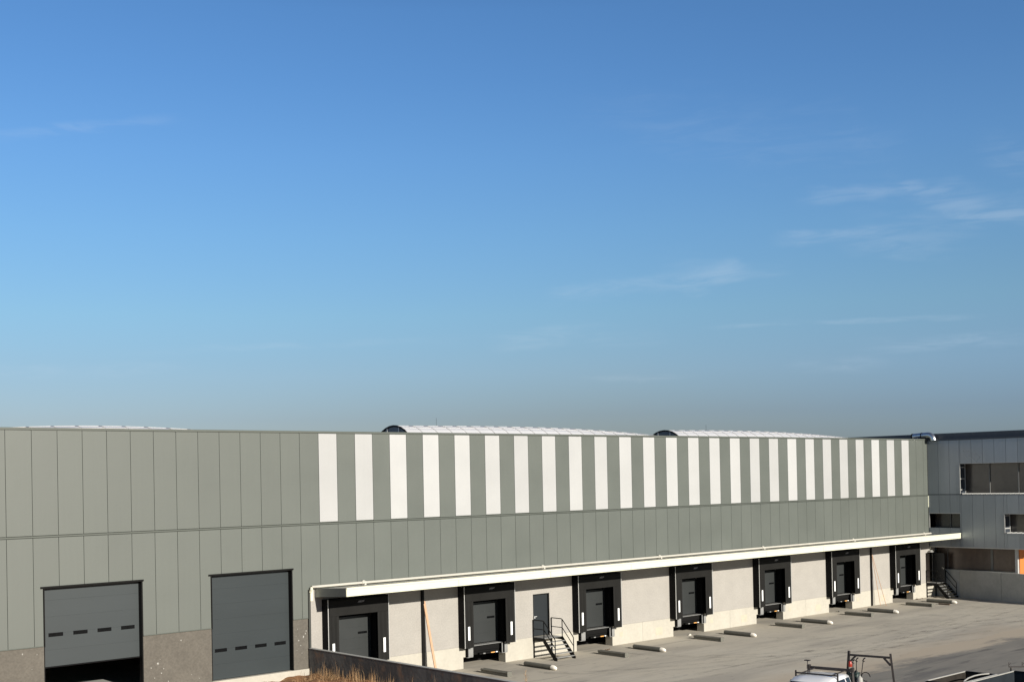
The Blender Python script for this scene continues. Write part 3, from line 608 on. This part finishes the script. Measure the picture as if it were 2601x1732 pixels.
# ================================================================ office building
O_ = tag(empty('office_building', (67.57, 0, 0)), 'blue-grey metal clad office building at the far right end of the warehouse', 'building')
def ob(b, name, m_, parent=None, **k):
    o = b.build(name, m_, parent or O_, **k)
    if parent is None: o.location = (-67.57, 0, 0)
    return o
XO = 67.60; YE = -8.8
wins = [(-2.53, -8.8, 7.66, 9.92), (-.03, -2.50, 5.17, 6.27), (-5.84, -8.8, 4.86, 6.27)]
b = MB(); y = 0.0; k = 0
def cutbox(b, y0, y1, z0, z1):
    rects = [(y0, y1, z0, z1)]
    for (wa, wb, wz0, wz1) in wins:
        nr = []
        for (a, c, q0, q1) in rects:       # a > c
            if c >= wa-1e-6 or a <= wb+1e-6 or q1 <= wz0 or q0 >= wz1: nr.append((a, c, q0, q1)); continue
            if a > wa: nr.append((a, wa, q0, q1))
            if c < wb: nr.append((wb, c, q0, q1))
            a2, c2 = min(a, wa), max(c, wb)
            if q1 > wz1: nr.append((a2, c2, wz1, q1))
            if q0 < wz0: nr.append((a2, c2, q0, wz0))
        rects = nr
    for (a, c, q0, q1) in rects:
        if a-c > .03: b.box(XO, XO+.06, c+.008, a-.008, q0, q1)
while y > YE:
    y2 = max(y-.868, YE); cutbox(b, y, y2, 7.66, 11.62); cutbox(b, y, y2, 3.80, 7.60); y = y2
ob(b, 'wall_panels', 'office')
b = MB().box(XO+.02, XO+.06, YE, 0, 7.602, 7.658); ob(b, 'belt', 'office_dark')
b = MB().box(XO-.03, XO+.3, YE, -.02, 11.625, 11.76); ob(b, 'coping', 'office_dark')
b = MB()
prevs = [(.0, -2.53, 7.7, 11.6), (-2.53, YE, 9.95, 11.6), (-2.50, -5.84, 3.8, 7.62), (-.03, -2.50, 6.3, 7.62), (-5.84, YE, 6.3, 7.62), (-.03, -2.5, 3.8, 5.14), (-5.84, YE, 3.8, 4.83)]
for (a, c, z0, z1) in prevs: b.box(XO+.065, XO+.95, c, a, z0, z1)
ob(b, 'inner_wall', 'office_dark')
b = MB().box(XO+.96, 100, YE, 40, 3.76, 3.9).box(XO+.96, 100, YE, YE+.3, 3.9, 11.5).box(XO+4, 100, YE+.31, 40, 3.91, 11.49); ob(b, 'core', 'office_dark')
b = MB().prism([(XO+.28, 11.5), (XO+.28, 12.17), (XO+1.2, 12.19), (100, 12.6), (100, 11.5)], 'y', YE, 42); ob(b, 'roof', 'office_dark')
b = MB().box(XO-.01, XO+.95, YE, -.02, 3.725, 3.755).box(XO-.01, XO+.05, YE, -.02, 3.755, 3.79); ob(b, 'soffit_trim', 'frame')
# windows
def window(wa, wb, z0, z1, mull, rung, slat):
    f = MB(); xg = XO+.86
    f.box(XO-.012, XO+.03, wa-.05, wa, z0, z1); f.box(XO-.02, XO+.06, wb, wa-.05, z1-.04, z1)
    if rung:
        f.box(xg-.12, xg-.06, wa-.06, wa-.01, z0, z1-.04)
        for zz in rung: f.box(XO+.031, xg-.121, wa-.06, wa-.01, zz-.035, zz+.035)
    fr = ob(f, 'window', 'frame')
    MB().box(xg+.055, xg+.065, wb, wa, z0, z1).build('glass', 'glass', fr)
    g_ = MB()
    for yy in mull: g_.box(xg-.02, xg+.05, yy-.035, yy+.035, z0+.04, z1-.04)
    g_.box(xg-.02, xg+.05, wb, wa, z0, z0+.04); g_.build('glazing_bar', 'frame_dark', fr)
    if slat:
        s_ = MB(); yy = wa-.16
        while yy > wb+.1: s_.add([(XO-.02, yy, z0+.06), (XO-.02, yy-.10, z0-.02), (XO-.02, yy-.08, z0-.03), (XO-.02, yy+.02, z0+.05), (xg-.03, yy, z0+.06), (xg-.03, yy-.10, z0-.02), (xg-.03, yy-.08, z0-.03), (xg-.03, yy+.02, z0+.05)], [(0, 1, 2, 3), (7, 6, 5, 4), (0, 4, 5, 1), (1, 5, 6, 2), (2, 6, 7, 3), (3, 7, 4, 0)]); yy -= .36
        s_.build('sun_louvre', 'frame', fr)
window(*wins[0], [-4.4, -6.55, -7.7], [7.98, 8.78, 9.62], True)
window(*wins[1], [-1.3], None, False)
window(*wins[2], [-7.8], [5.2, 6.1], True)
# ground floor glazing, column, orange wall
g = ob(MB().box(68.65, 68.68, -6.42, -.005, 2.06, 3.72), 'glazing', 'brown_glass')
b = MB()
for yy, h_ in ((-.9, .02), (-4.35, .09), (-6.40, .02)): b.box(68.60, 68.648, yy-h_, yy+h_, 2.05, 3.72)
b.build('glazing_bar', 'frame_dark', g)
ob(MB().box(67.85, 68.05, -6.64, -6.45, 1.5, 3.722), 'column', 'frame')
ob(MB().box(68.06, 74, -6.70, -6.60, 1.8, 3.72), 'orange_panel', 'orange')
ob(MB().box(68.70, 74, YE, -6.71, 1.8, 2.03).box(68.7, 100, -6.59, 40, 0, 2.04), 'ground_floor', 'wall_conc')

# low concrete wall in front of the office
c_ = MB()
P0, P1 = Vector((68.42, -1.9)), Vector((67.0, -7.45)); dd = (P1-P0).normalized(); nn_ = Vector((-dd.y, dd.x))*.2
if nn_.x < 0: nn_ = -nn_
def seg(A, B_): c_.prism([(A.x, A.y), (B_.x, B_.y), (B_.x+nn_.x, B_.y+nn_.y), (A.x+nn_.x, A.y+nn_.y)], 'z', 0, 2.05)
PJ = P0+dd*3.78; seg(P0, PJ-dd*.015); seg(PJ+dd*.015, P0+dd*9.5)
c_.box(68.42, 68.60, -1.89, -.02, 0, 2.05)
cw = c_.build('concrete_wall', 'wall_conc')
tag(cw, 'plain grey concrete wall below the office windows on the right of the yard', 'wall')

# ================================================================ retaining wall on the left
b = MB()
for (a, c) in ((-.05, -5.1), (-5.12, -10.2), (-10.22, -15.3), (-15.32, -20.4), (-20.42, -25.5), (-25.52, -40)):
    b.box(13.28, 13.46, c, a, -.02, 1.97)
rw = b.build('retaining_wall', 'retaining')
MB().box(13.27, 13.47, -40, -.05, 1.972, 2.0).build('cap', 'wall_conc', rw, bevel=.008)  # lighter strip added for the sunlit top edge of the wall
tag(rw, 'dark stained concrete retaining wall running forward from the warehouse, dry grass at its foot', 'wall')

# ================================================================ stairs
def make_stairs(x0, x1, label):
    S = empty('metal_stairs', ((x0+x1)/2, 0, 0)); hw = (x1-x0)/2
    b = MB(); b.box(-hw+.04, hw-.04, -.84, -.03, 1.065, 1.09); b.build('landing', 'galv', S)
    for s in (-1, 1):
        xs_ = s*hw; b = MB()
        b.box(xs_-.03, xs_+.03, -.88, -.02, .92, 1.075)
        b.prism([(-.88, 1.075), (-.88, .92), (-.80, .92-.02), (-1.62, 0.0), (-1.82, 0.0), (-1.82, .10)], 'x', xs_-.03, xs_+.03)
        b.build('stringer', 'black_steel', S)
        b = MB(); r_ = .025
        b.tube([(xs_, -.05, 1.07), (xs_, -.05, 2.0)], r_, 8); b.tube([(xs_, -.86, 1.07), (xs_, -.86, 1.95)], r_, 8); b.tube([(xs_, -1.70, .1), (xs_, -1.70, 1.06)], r_, 8)
        b.tube([(xs_, -.05, 2.0), (xs_, -.80, 2.0), (xs_, -.88, 1.96), (xs_, -1.66, 1.13), (xs_, -1.70, 1.06)], r_, 8)
        b.tube([(xs_, -.05, 1.54), (xs_, -.84, 1.54), (xs_, -.90, 1.50), (xs_, -1.70, .64)], .021, 8)
        b.build('handrail', 'black_steel', S, smooth=True)
    for k, (yy, zz) in enumerate(((-.98, .895), (-1.16, .715), (-1.345, .535), (-1.53, .355), (-1.71, .175))):
        MB().box(-hw+.035, hw-.035, yy-.10, yy+.09, zz-.035, zz).build('tread', 'galv', S)
    for xl in (-hw, hw-.05): MB().box(xl, xl+.05, -.09, -.03, 0, .92).build('leg', 'black_steel', S)
    tag(S, label, 'stairs', 'black metal stairs up to the side doors'); return S
S1 = make_stairs(27.07, 28.40, 'black metal stairs with pipe handrails up to the closed door between two docks')
S2 = copy_tree(S1); S2.location = (67.66, 0, 0)
S2['label'] = 'black metal stairs up to the open door in the far right corner of the yard'

# ================================================================ wheel guides
def guide_left():
    g = empty('wheel_guide', (0, 0, 0)); L_ = 2.0
    b = MB().box(-.13, .13, -L_, 0, .004, .02)
    b.box(-.11, .11, -L_, -.02, .021, .11)
    for xx in (-.085, .085): b.tube([(xx, -L_, .17), (xx, -.02, .17)], .055, 10)
    b.build('rail', 'guide', g, smooth=True)
    MB().box(-.15, .15, -L_-.03, -L_, .006, .24).build('end_plate', 'guide', g)
    MB().box(-.02, .02, .0, .42, .012, .04).build('anchor_bar', 'guide', g)
    return g
def guide_right():
    g = empty('wheel_guide', (0, 0, 0)); L_ = 1.95
    b = MB().box(-.13, .13, -L_, 0, .004, .02); b.tube([(0, 0, .13), (0, -L_, .13)], .115, 14)
    b.build('rail', 'guide', g, smooth=True)
    MB().tube([(0, -L_, .13), (0, -L_-.16, .12), (.0, -L_-.28, .09), (0, -L_-.33, .06)], [.117, .115, .085, .03], 14).build('end_nose', 'guide_nose', g, smooth=True)
    MB().box(-.02, .02, .0, .45, .012, .04).build('anchor_bar', 'guide', g)
    return g
gl, gr = guide_left(), guide_right()
ordn = ['first', 'second', 'third', 'fourth', 'fifth', 'sixth', 'seventh']
def place_guide(src, first, x, y, lab, rz=0):
    o = src if first else copy_tree(src)
    o.location = (x, y, 0); o.rotation_euler = (0, 0, rz)
    tag(o, lab, 'wheel guide', 'steel wheel guides in front of the docks')
for k, (xl, xr) in enumerate(((22.17, 24.95), (30.38, 33.05), (38.30, 40.98), (46.12, 48.74), (53.78, 56.40), (61.40, 64.10))):
    place_guide(gl, k == 0, xl, -1.62, 'twin-rail steel wheel guide left of the %s dock door from the left' % ordn[k+1], R(0))
    place_guide(gr, k == 0, xr, -1.70, 'round white-nosed wheel guide right of the %s dock door from the left' % ordn[k+1], R(0))

# timber, debris
def plank(name, a, b_, w_, t_, lab, cat, m_='timber', group=None):
    a = Vector(a); b_ = Vector(b_); o = MB().bar((0, 0, 0), b_-a, w_, t_).build(name, m_, bevel=.004); o.location = a
    return tag(o, lab, cat, group)
plank('timber_plank', (19.93, -.86, .03), (19.86, -.05, 3.58), .13, .05, 'pale orange timber plank leaning beside the dark downpipe near the first dock', 'plank')
plank('timber_batten', (59.95, -.92, .02), (59.68, -.05, 3.62), .035, .03, 'thin orange batten leaning beside the downpipe before the last dock, the outer of two', 'batten', group='thin orange battens')
plank('timber_batten', (59.82, -.55, .02), (59.66, -.05, 3.55), .035, .03, 'thin orange batten leaning closest to the downpipe before the last dock', 'batten', group='thin orange battens')
plank('wood_offcut', (63.1, -3.15, .05), (63.08, -4.0, .05), .12, .08, 'short dark brown timber offcut lying between the wheel guides of the last dock', 'timber offcut', 'rust_wood')
random.seed(21)
for k, (x, y, lab, m_) in enumerate(((31.6, -.9, 'small dark debris strewn before the dock right of the closed door', 'rust_wood'), (39.3, -.35, 'pale rubble lump at the pit of the fourth dock', 'guide_nose'), (55.0, -.30, 'small grey rubble by the pit of the sixth dock', 'guide'), (65.7, -.25, 'brown rubble at the base of the wall by the last dock', 'rust_wood'))):
    b = MB()
    for q in range(5):
        xx, yy, r_ = x+random.uniform(-.55, .55)*(1 if k in (0, 3) else .3), y+random.uniform(-.12, .12), random.uniform(.03, .07)
        b.lathe((xx-x, yy-y, 0), [(r_*.9, 0.001), (r_, r_*.4), (r_*.5, r_*.9), (r_*.1, r_)], 7)
    o = b.build('rubble', m_); o.location = (x, y, 0); tag(o, lab, 'rubble')

# ================================================================ work truck (only its top is in the frame)
H = Vector((-fw.x, -fw.y, 0)).normalized(); Rr = Vector((-rt.x, -rt.y, 0)).normalized(); a_ = R(37)
hd = H*math.cos(a_)+Rr*math.sin(a_)
T = tag(empty('work_truck', (23.19, -20.80, 0), math.atan2(hd.y, hd.x)), 'white work truck with a dark steel rack over cab and bed, front towards the camera', 'truck')
# cab as stacked cross-sections along x (forward): (x, halfwidth_low, halfwidth_roof, z_low, z_belt, z_roof)
secs = [(-.02, .92, .72, .55, 1.25, 1.80), (.06, .96, .76, .5, 1.27, 1.89), (.55, .98, .78, .5, 1.27, 1.94), (1.15, .98, .77, .5, 1.26, 1.94), (1.62, .98, .77, .5, 1.25, 1.92), (1.95, .98, .79, .5, 1.24, 1.80), (2.35, .98, .85, .5, 1.18, 1.45), (2.72, .98, .90, .5, 1.12, 1.18), (3.20, .96, .88, .5, 1.02, 1.06), (3.50, .90, .76, .5, .90, .94)]
rows = []
for (x, wl, wr, zl, zb, zr) in secs:
    prof = [(wl*.94, zl), (wl, zl+.2), (wl, zb-.08), (wl-.015, zb), ((wl+wr)/2, (zb+zr)/2), (wr, zr-.06), (wr-.08, zr-.012), (wr*.45, zr+.012)]
    rows.append([(x, -y_, z_) for (y_, z_) in prof]+[(x, y_, z_) for (y_, z_) in reversed(prof)])
b = MB(); n_ = len(rows[0]); vs = [v for r_ in rows for v in r_]; fs = []
for i in range(len(rows)-1):
    for k in range(n_): fs.append((i*n_+k, i*n_+(k+1) % n_, (i+1)*n_+(k+1) % n_, (i+1)*n_+k))
fs += [tuple(range(n_-1, -1, -1)), tuple((len(rows)-1)*n_+k for k in range(n_))]
b.add(vs, fs); cab = b.build('cab', 'car_white', T, smooth=True)
def side_y(z, wl=.98, wr=.78, zb=1.27, zr=1.94):
    # outer half width at height z between belt and roof
    t1 = (z-zb)/((zb+zr)/2-zb)
    if t1 < 1: return wl-.015+t1*((wl+wr)/2-wl+.015)
    t2 = (z-(zb+zr)/2)/(zr-.06-(zb+zr)/2); return (wl+wr)/2+t2*(wr-(wl+wr)/2)
for s in (-1, 1):
    for (xa, xb_, xat, xbt) in ((.14, .52, .20, .52), (.62, 2.1, .62, 1.72)):
        z0, z1 = 1.30, 1.80; zm = 1.605; e = .012
        P_ = [(xa, z0), (xb_, z0), (xbt+(xb_-xbt)*.36, zm), (xbt, z1), (xat, z1), (xat+(xa-xat)*.36, zm)]
        vs = [(x, s*(side_y(z)+e), z) for x, z in P_]+[(x, s*(side_y(z)-.02), z) for x, z in P_]
        b = MB(); n6 = 6; b.add(vs, [tuple(range(6)), tuple(range(11, 5, -1))]+[(k, (k+1) % 6, 6+(k+1) % 6, 6+k) for k in range(6)])
        b.build('side_window', 'car_glass', T)
b = MB(); vs = [(1.98, -.70, 1.775), (1.98, .70, 1.775), (2.35, .77, 1.45), (2.35, -.77, 1.45), (2.66, -.82, 1.225), (2.66, .82, 1.225)]
vs2 = [(x+.012, y, z+.02) for x, y, z in vs]; b.add(vs2+vs, [(0, 1, 2, 3), (3, 2, 5, 4), (6, 9, 8, 7), (9, 10, 11, 8), (0, 3, 9, 6), (3, 4, 10, 9), (1, 7, 8, 2), (2, 8, 11, 5), (0, 6, 7, 1), (4, 5, 11, 10)]); b.build('windscreen', 'car_glass', T)
for s in (-1, 1):
    MB().box(3.36, 3.43, s*.55-.13, s*.55+.13, .66, .82).build('headlight', 'frame', T, bevel=.03)
    MB().box(1.55, 1.68, s*.99, s*1.15, 1.22, 1.42).build('mirror', 'car_white', T, bevel=.03)
    for xw in (2.75, -2.3):
        w1 = MB().tube([(xw, s*.76, .36), (xw, s*1.0, .36)], .36, 24).build('wheel', 'tyre', T, smooth=True)
        MB().tube([(xw, s*.99, .36), (xw, s*1.01, .36)], .2, 18).build('rim', 'galv', w1, smooth=True)
MB().box(3.38, 3.5, -.8, .8, .42, .6).build('bumper', 'black_steel', T, bevel=.03)
b = MB().box(-3.7, -.08, -.88, .88, .56, .62)
for (x0, x1, y0, y1) in ((-3.7, -.08, -.90, -.86), (-3.7, -.08, .86, .90), (-3.74, -3.70, -.9, .9), (-.12, -.06, -.86, .86)): b.box(x0, x1, y0, y1, .62, .80)
b.box(-3.6, 2.9, -.45, .45, .42, .55); b.build('bed', 'car_white', T)
# rack
hw = .86; XG = -4.1
b = MB()
for s in (-1, 1):
    b.bar((XG-.04, s*1.0, .7), (XG, s*hw, 2.13), .08); b.bar((XG, s*hw, 1.66), (XG, s*(hw-.27), 1.94), .07)
b.bar((XG, -hw, 1.97), (XG, hw, 1.97), .08); b.build('rear_rack', 'rack_steel', T)
b = MB()
for s in (-1, 1):
    b.bar((-.12, s*.92, .7), (-.06, s*hw, 2.08), .07); b.bar((1.25, s*hw*.95, 1.78), (1.25, s*hw*.95, 2.08), .05)
    b.box(-.14, .03, s*hw-.05, s*hw+.05, 1.96, 2.11)
b.bar((-.06, -hw, 2.01), (-.06, hw, 2.01), .10); b.bar((1.25, -hw*.95, 1.99), (1.25, hw*.95, 1.99), .05)
for s in (-.25, .25): b.bar((-.06, s*2.4, 2.0), (1.25, s*2.4, 1.99), .035)
b.build('cab_rack', 'rack_steel', T)
MB().tube([(.9, -.50, 1.94), (.9, -.50, 2.42)], .014, 6).box(.82, .98, -.60, -.40, 2.41, 2.44).build('aerial', 'rack_steel', T)
bc = MB().lathe((-.06, hw-.08, 2.15), [(.075, 0), (.08, .02), (.075, .14), (.05, .20), (.01, .22)], 14).build('beacon', 'red_lens', T, smooth=True)
MB().tube([(-.14, hw-.16, .8), (-.14, hw-.16, 2.05)], .05, 8).build('post', 'green_steel', T, smooth=True)
# welding kit riding in the bed: things of their own
def world(x, y, z): return T.matrix_basis @ Vector((x, y, z))
bpy.context.view_layer.update()
def thing_at(name, b, m_, x, y, z, lab, cat, **k):
    o = b.build(name, m_, **k); o.location = T.matrix_basis @ Vector((x, y, z)); o.rotation_euler = T.rotation_euler; return tag(o, lab, cat)
cyl = MB().lathe((0, 0, 0), [(.11, 0), (.115, .03), (.115, .88), (.10, .95), (.05, 1.0), (.03, 1.04)], 16)
thing_at('gas_cylinder', cyl, 'rim', -1.15, .72, .62, 'white gas cylinder standing in the truck bed behind the cab', 'gas cylinder', smooth=True)
cyl = MB().lathe((0, 0, 0), [(.12, 0), (.125, .03), (.125, 1.0), (.11, 1.08), (.06, 1.15), (.03, 1.2)], 16).box(-.12, .12, -.18, -.12, .1, 1.1).box(-.18, .18, -.2, .1, 1.06, 1.10)
thing_at('gas_cylinder', cyl, 'green_steel', -1.35, .50, .62, 'dark green gas cylinder on its carrier behind the truck cab', 'gas cylinder', smooth=True)
for k, (xx, yy, tx, ty, zt, lab) in enumerate(((-1.15, .46, 0, 0, 2.22, 'upright cutting torch nearest the cab in the truck bed'), (-1.30, .52, .02, .03, 2.28, 'middle of the three long torches in the truck bed'), (-1.45, .56, -.06, .18, 2.26, 'leaning torch with a T head, outermost in the truck bed'))):
    b = MB().tube([(0, 0, 0), (tx, ty, zt-.9)], .018, 6).tube([(tx, ty, zt-.92), (tx+.02, ty+.08, zt-.86)], .025, 6).tube([(tx-.03, ty-.05, zt-.98), (tx+.03, ty+.05, zt-1.0)], .02, 6)
    thing_at('torch', b, 'rack_steel', xx, yy, .9, lab, 'torch', smooth=True)
b = MB().tube([(.0+.0*k, .16+.17*math.cos(k/14*2*math.pi*.8), .17*math.sin(k/14*2*math.pi*.8)) for k in range(15)], .016, 6)
thing_at('hose', b, 'black_rubber', -1.35, .72, 1.60, 'black hose loop hanging by the white gas cylinder on the truck', 'hose', smooth=True)

# ================================================================ open skips at the lower right
def skip(x0, x1, y0, y1, z0, z1, m_, lab):
    S = empty('steel_skip', ((x0+x1)/2, (y0+y1)/2, 0)); hx, hy = (x1-x0)/2, (y1-y0)/2; t_ = .04
    b = MB().box(-hx, hx, -hy, hy, z0, z0+.05)
    b.box(-hx, hx, -hy, -hy+t_, z0+.05, z1); b.box(-hx, hx, hy-t_, hy, z0+.05, z1); b.box(-hx, -hx+t_, -hy+t_, hy-t_, z0+.05, z1); b.box(hx-t_, hx, -hy+t_, hy-t_, z0+.05, z1)
    k = -hx+.35
    while k < hx-.1: b.box(k, k+.07, -hy-.05, -hy, z0+.05, z1-.06); b.box(k, k+.07, hy, hy+.05, z0+.05, z1-.06); k += .6
    b.build('body', m_, S)
    MB().box(-hx-.02, hx+.02, hy-.03, hy+.02, z1, z1+.04).build('rim', 'rim', S); MB().box(-hx-.02, hx+.02, -hy-.02, -hy+.04, z1, z1+.05).build('rim', 'rim', S)
    for q in (-hx-.03, hx-.05): MB().box(q, q+.08, -hy+.05, hy-.05, z1, z1+.04).build('end_rim', 'black_steel', S)
    b = MB()
    for sx in (-1, 1):
        for sy in (-1, 1): b.box(sx*(hx-.3)-.06, sx*(hx-.3)+.06, sy*(hy-.15)-.06, sy*(hy-.15)+.06, 0.01, z0)
    b.build('foot', 'black_steel', S)
    return tag(S, lab, 'skip', 'open-top steel skips')
skip(25.45, 28.45, -24.74, -23.45, .5, 1.55, 'skip_rust', 'brownish open steel skip with a pale rim, the left one of two')
skip(26.1, 29.7, -26.7, -24.80, .5, 1.55, 'skip_steel', 'blue-grey open steel skip with a pale rim, at the lower right corner')
b = MB(); pts = [(0, 0, 0), (.6, .22, .02), (1.15, .34, .03), (1.7, .40, .02), (2.15, .36, 0)]
o = b.tube(pts, .028, 8).build('strap', 'rim', smooth=True); o.location = (26.15, -24.62, 1.60)
o.rotation_euler = (0, 0, R(-6)); tag(o, 'pale curved hose lying across the brownish skip', 'hose')
S = empty('steel_trestle', (30.9, -24.9, 0), math.atan2(rt.y, rt.x)); b = MB()
b.bar((-.85, 0, 1.62), (1.6, 0, 1.60), .05); b.build('crossbar', 'rack_steel', S)
for xx in (-.75, 1.4):
    for sy in (-.3, .3): MB().bar((xx, sy, 0), (xx, sy*.08, 1.6), .05).build('leg', 'rack_steel', S)
b = MB()
for xx in (-.85, -.32, .4): b.bar((xx, 0, 1.62), (xx, 0, 1.80), .025).bar((xx, 0, 1.68), (xx+.08, 0, 1.78), .02)
b.build('hook', 'rack_steel', S)
tag(S, 'thin rusty steel trestle with upright hooks behind the blue-grey skip', 'trestle')

# ================================================================ dry grass along the retaining wall
random.seed(42); b = MB()
def blade(x, y, h, w_, mi, lean=None):
    z = soil_z(x, y)-.03; a = random.uniform(0, 6.28); ln = lean if lean is not None else random.uniform(0, .35)*h
    dx, dy = math.cos(a)*ln, math.sin(a)*ln
    wx, wy = math.cos(a+1.57)*w_, math.sin(a+1.57)*w_
    p0, p1, p2 = (x, y, z), (x+dx*.35, y+dy*.35, z+h*.6), (x+dx, y+dy, z+h)
    b.add([(p0[0]-wx, p0[1]-wy, p0[2]), (p0[0]+wx, p0[1]+wy, p0[2]), (p1[0]+wx*.8, p1[1]+wy*.8, p1[2]), (p1[0]-wx*.8, p1[1]-wy*.8, p1[2]), p2], [(0, 1, 2, 3), (3, 2, 4)], mi)
tufts = []
for k in range(150):
    y = -0.6-13.6*random.random()**.85; x = 13.2-abs(random.gauss(0, .75))
    tufts.append((x, y, random.choice((.3, .35, .4, .5, .62, .8))*random.uniform(.75, 1.05)*(.55 if y > -1.6 else 1.1 if y > -5 else 1.0)))
for (x, y, h) in tufts:
    for q in range(random.randint(5, 15)):
        blade(x+random.gauss(0, .09), min(-.2, y+random.gauss(0, .09)), h*random.uniform(.5, 1.15), random.uniform(.003, .007), random.choice((0, 0, 1)))
for k in range(2600):
    x = random.uniform(8.5, 13.2); y = -random.uniform(1.2, 14)
    blade(x, y, random.uniform(.05, .22), .006, random.choice((0, 0, 1)))
o = b.build('dry_grass', ['grass', 'grass2']); tag(o, 'tall dry brown grass at the foot of the dark retaining wall', 'grass', kind='stuff')
b = MB(); b.tube([(0, 0, 0), (.02, .01, .7), (.0, .03, 1.5)], [.012, .01, .004], 6)
random.seed(9)
for k in range(16):
    z = .8+.7*random.random(); a = random.uniform(0, 6.28); q = (math.cos(a)*.1, math.sin(a)*.1)
    b.tube([(0.01, .02, z), (q[0], q[1], z+.12)], [.008, .003], 4)
o = b.build('dry_weed', 'grass2'); o.location = (13.12, -14.75, soil_z(13.1, -14.7)-.03); tag(o, 'single tall dry weed stalk rising above the retaining wall top', 'weed')
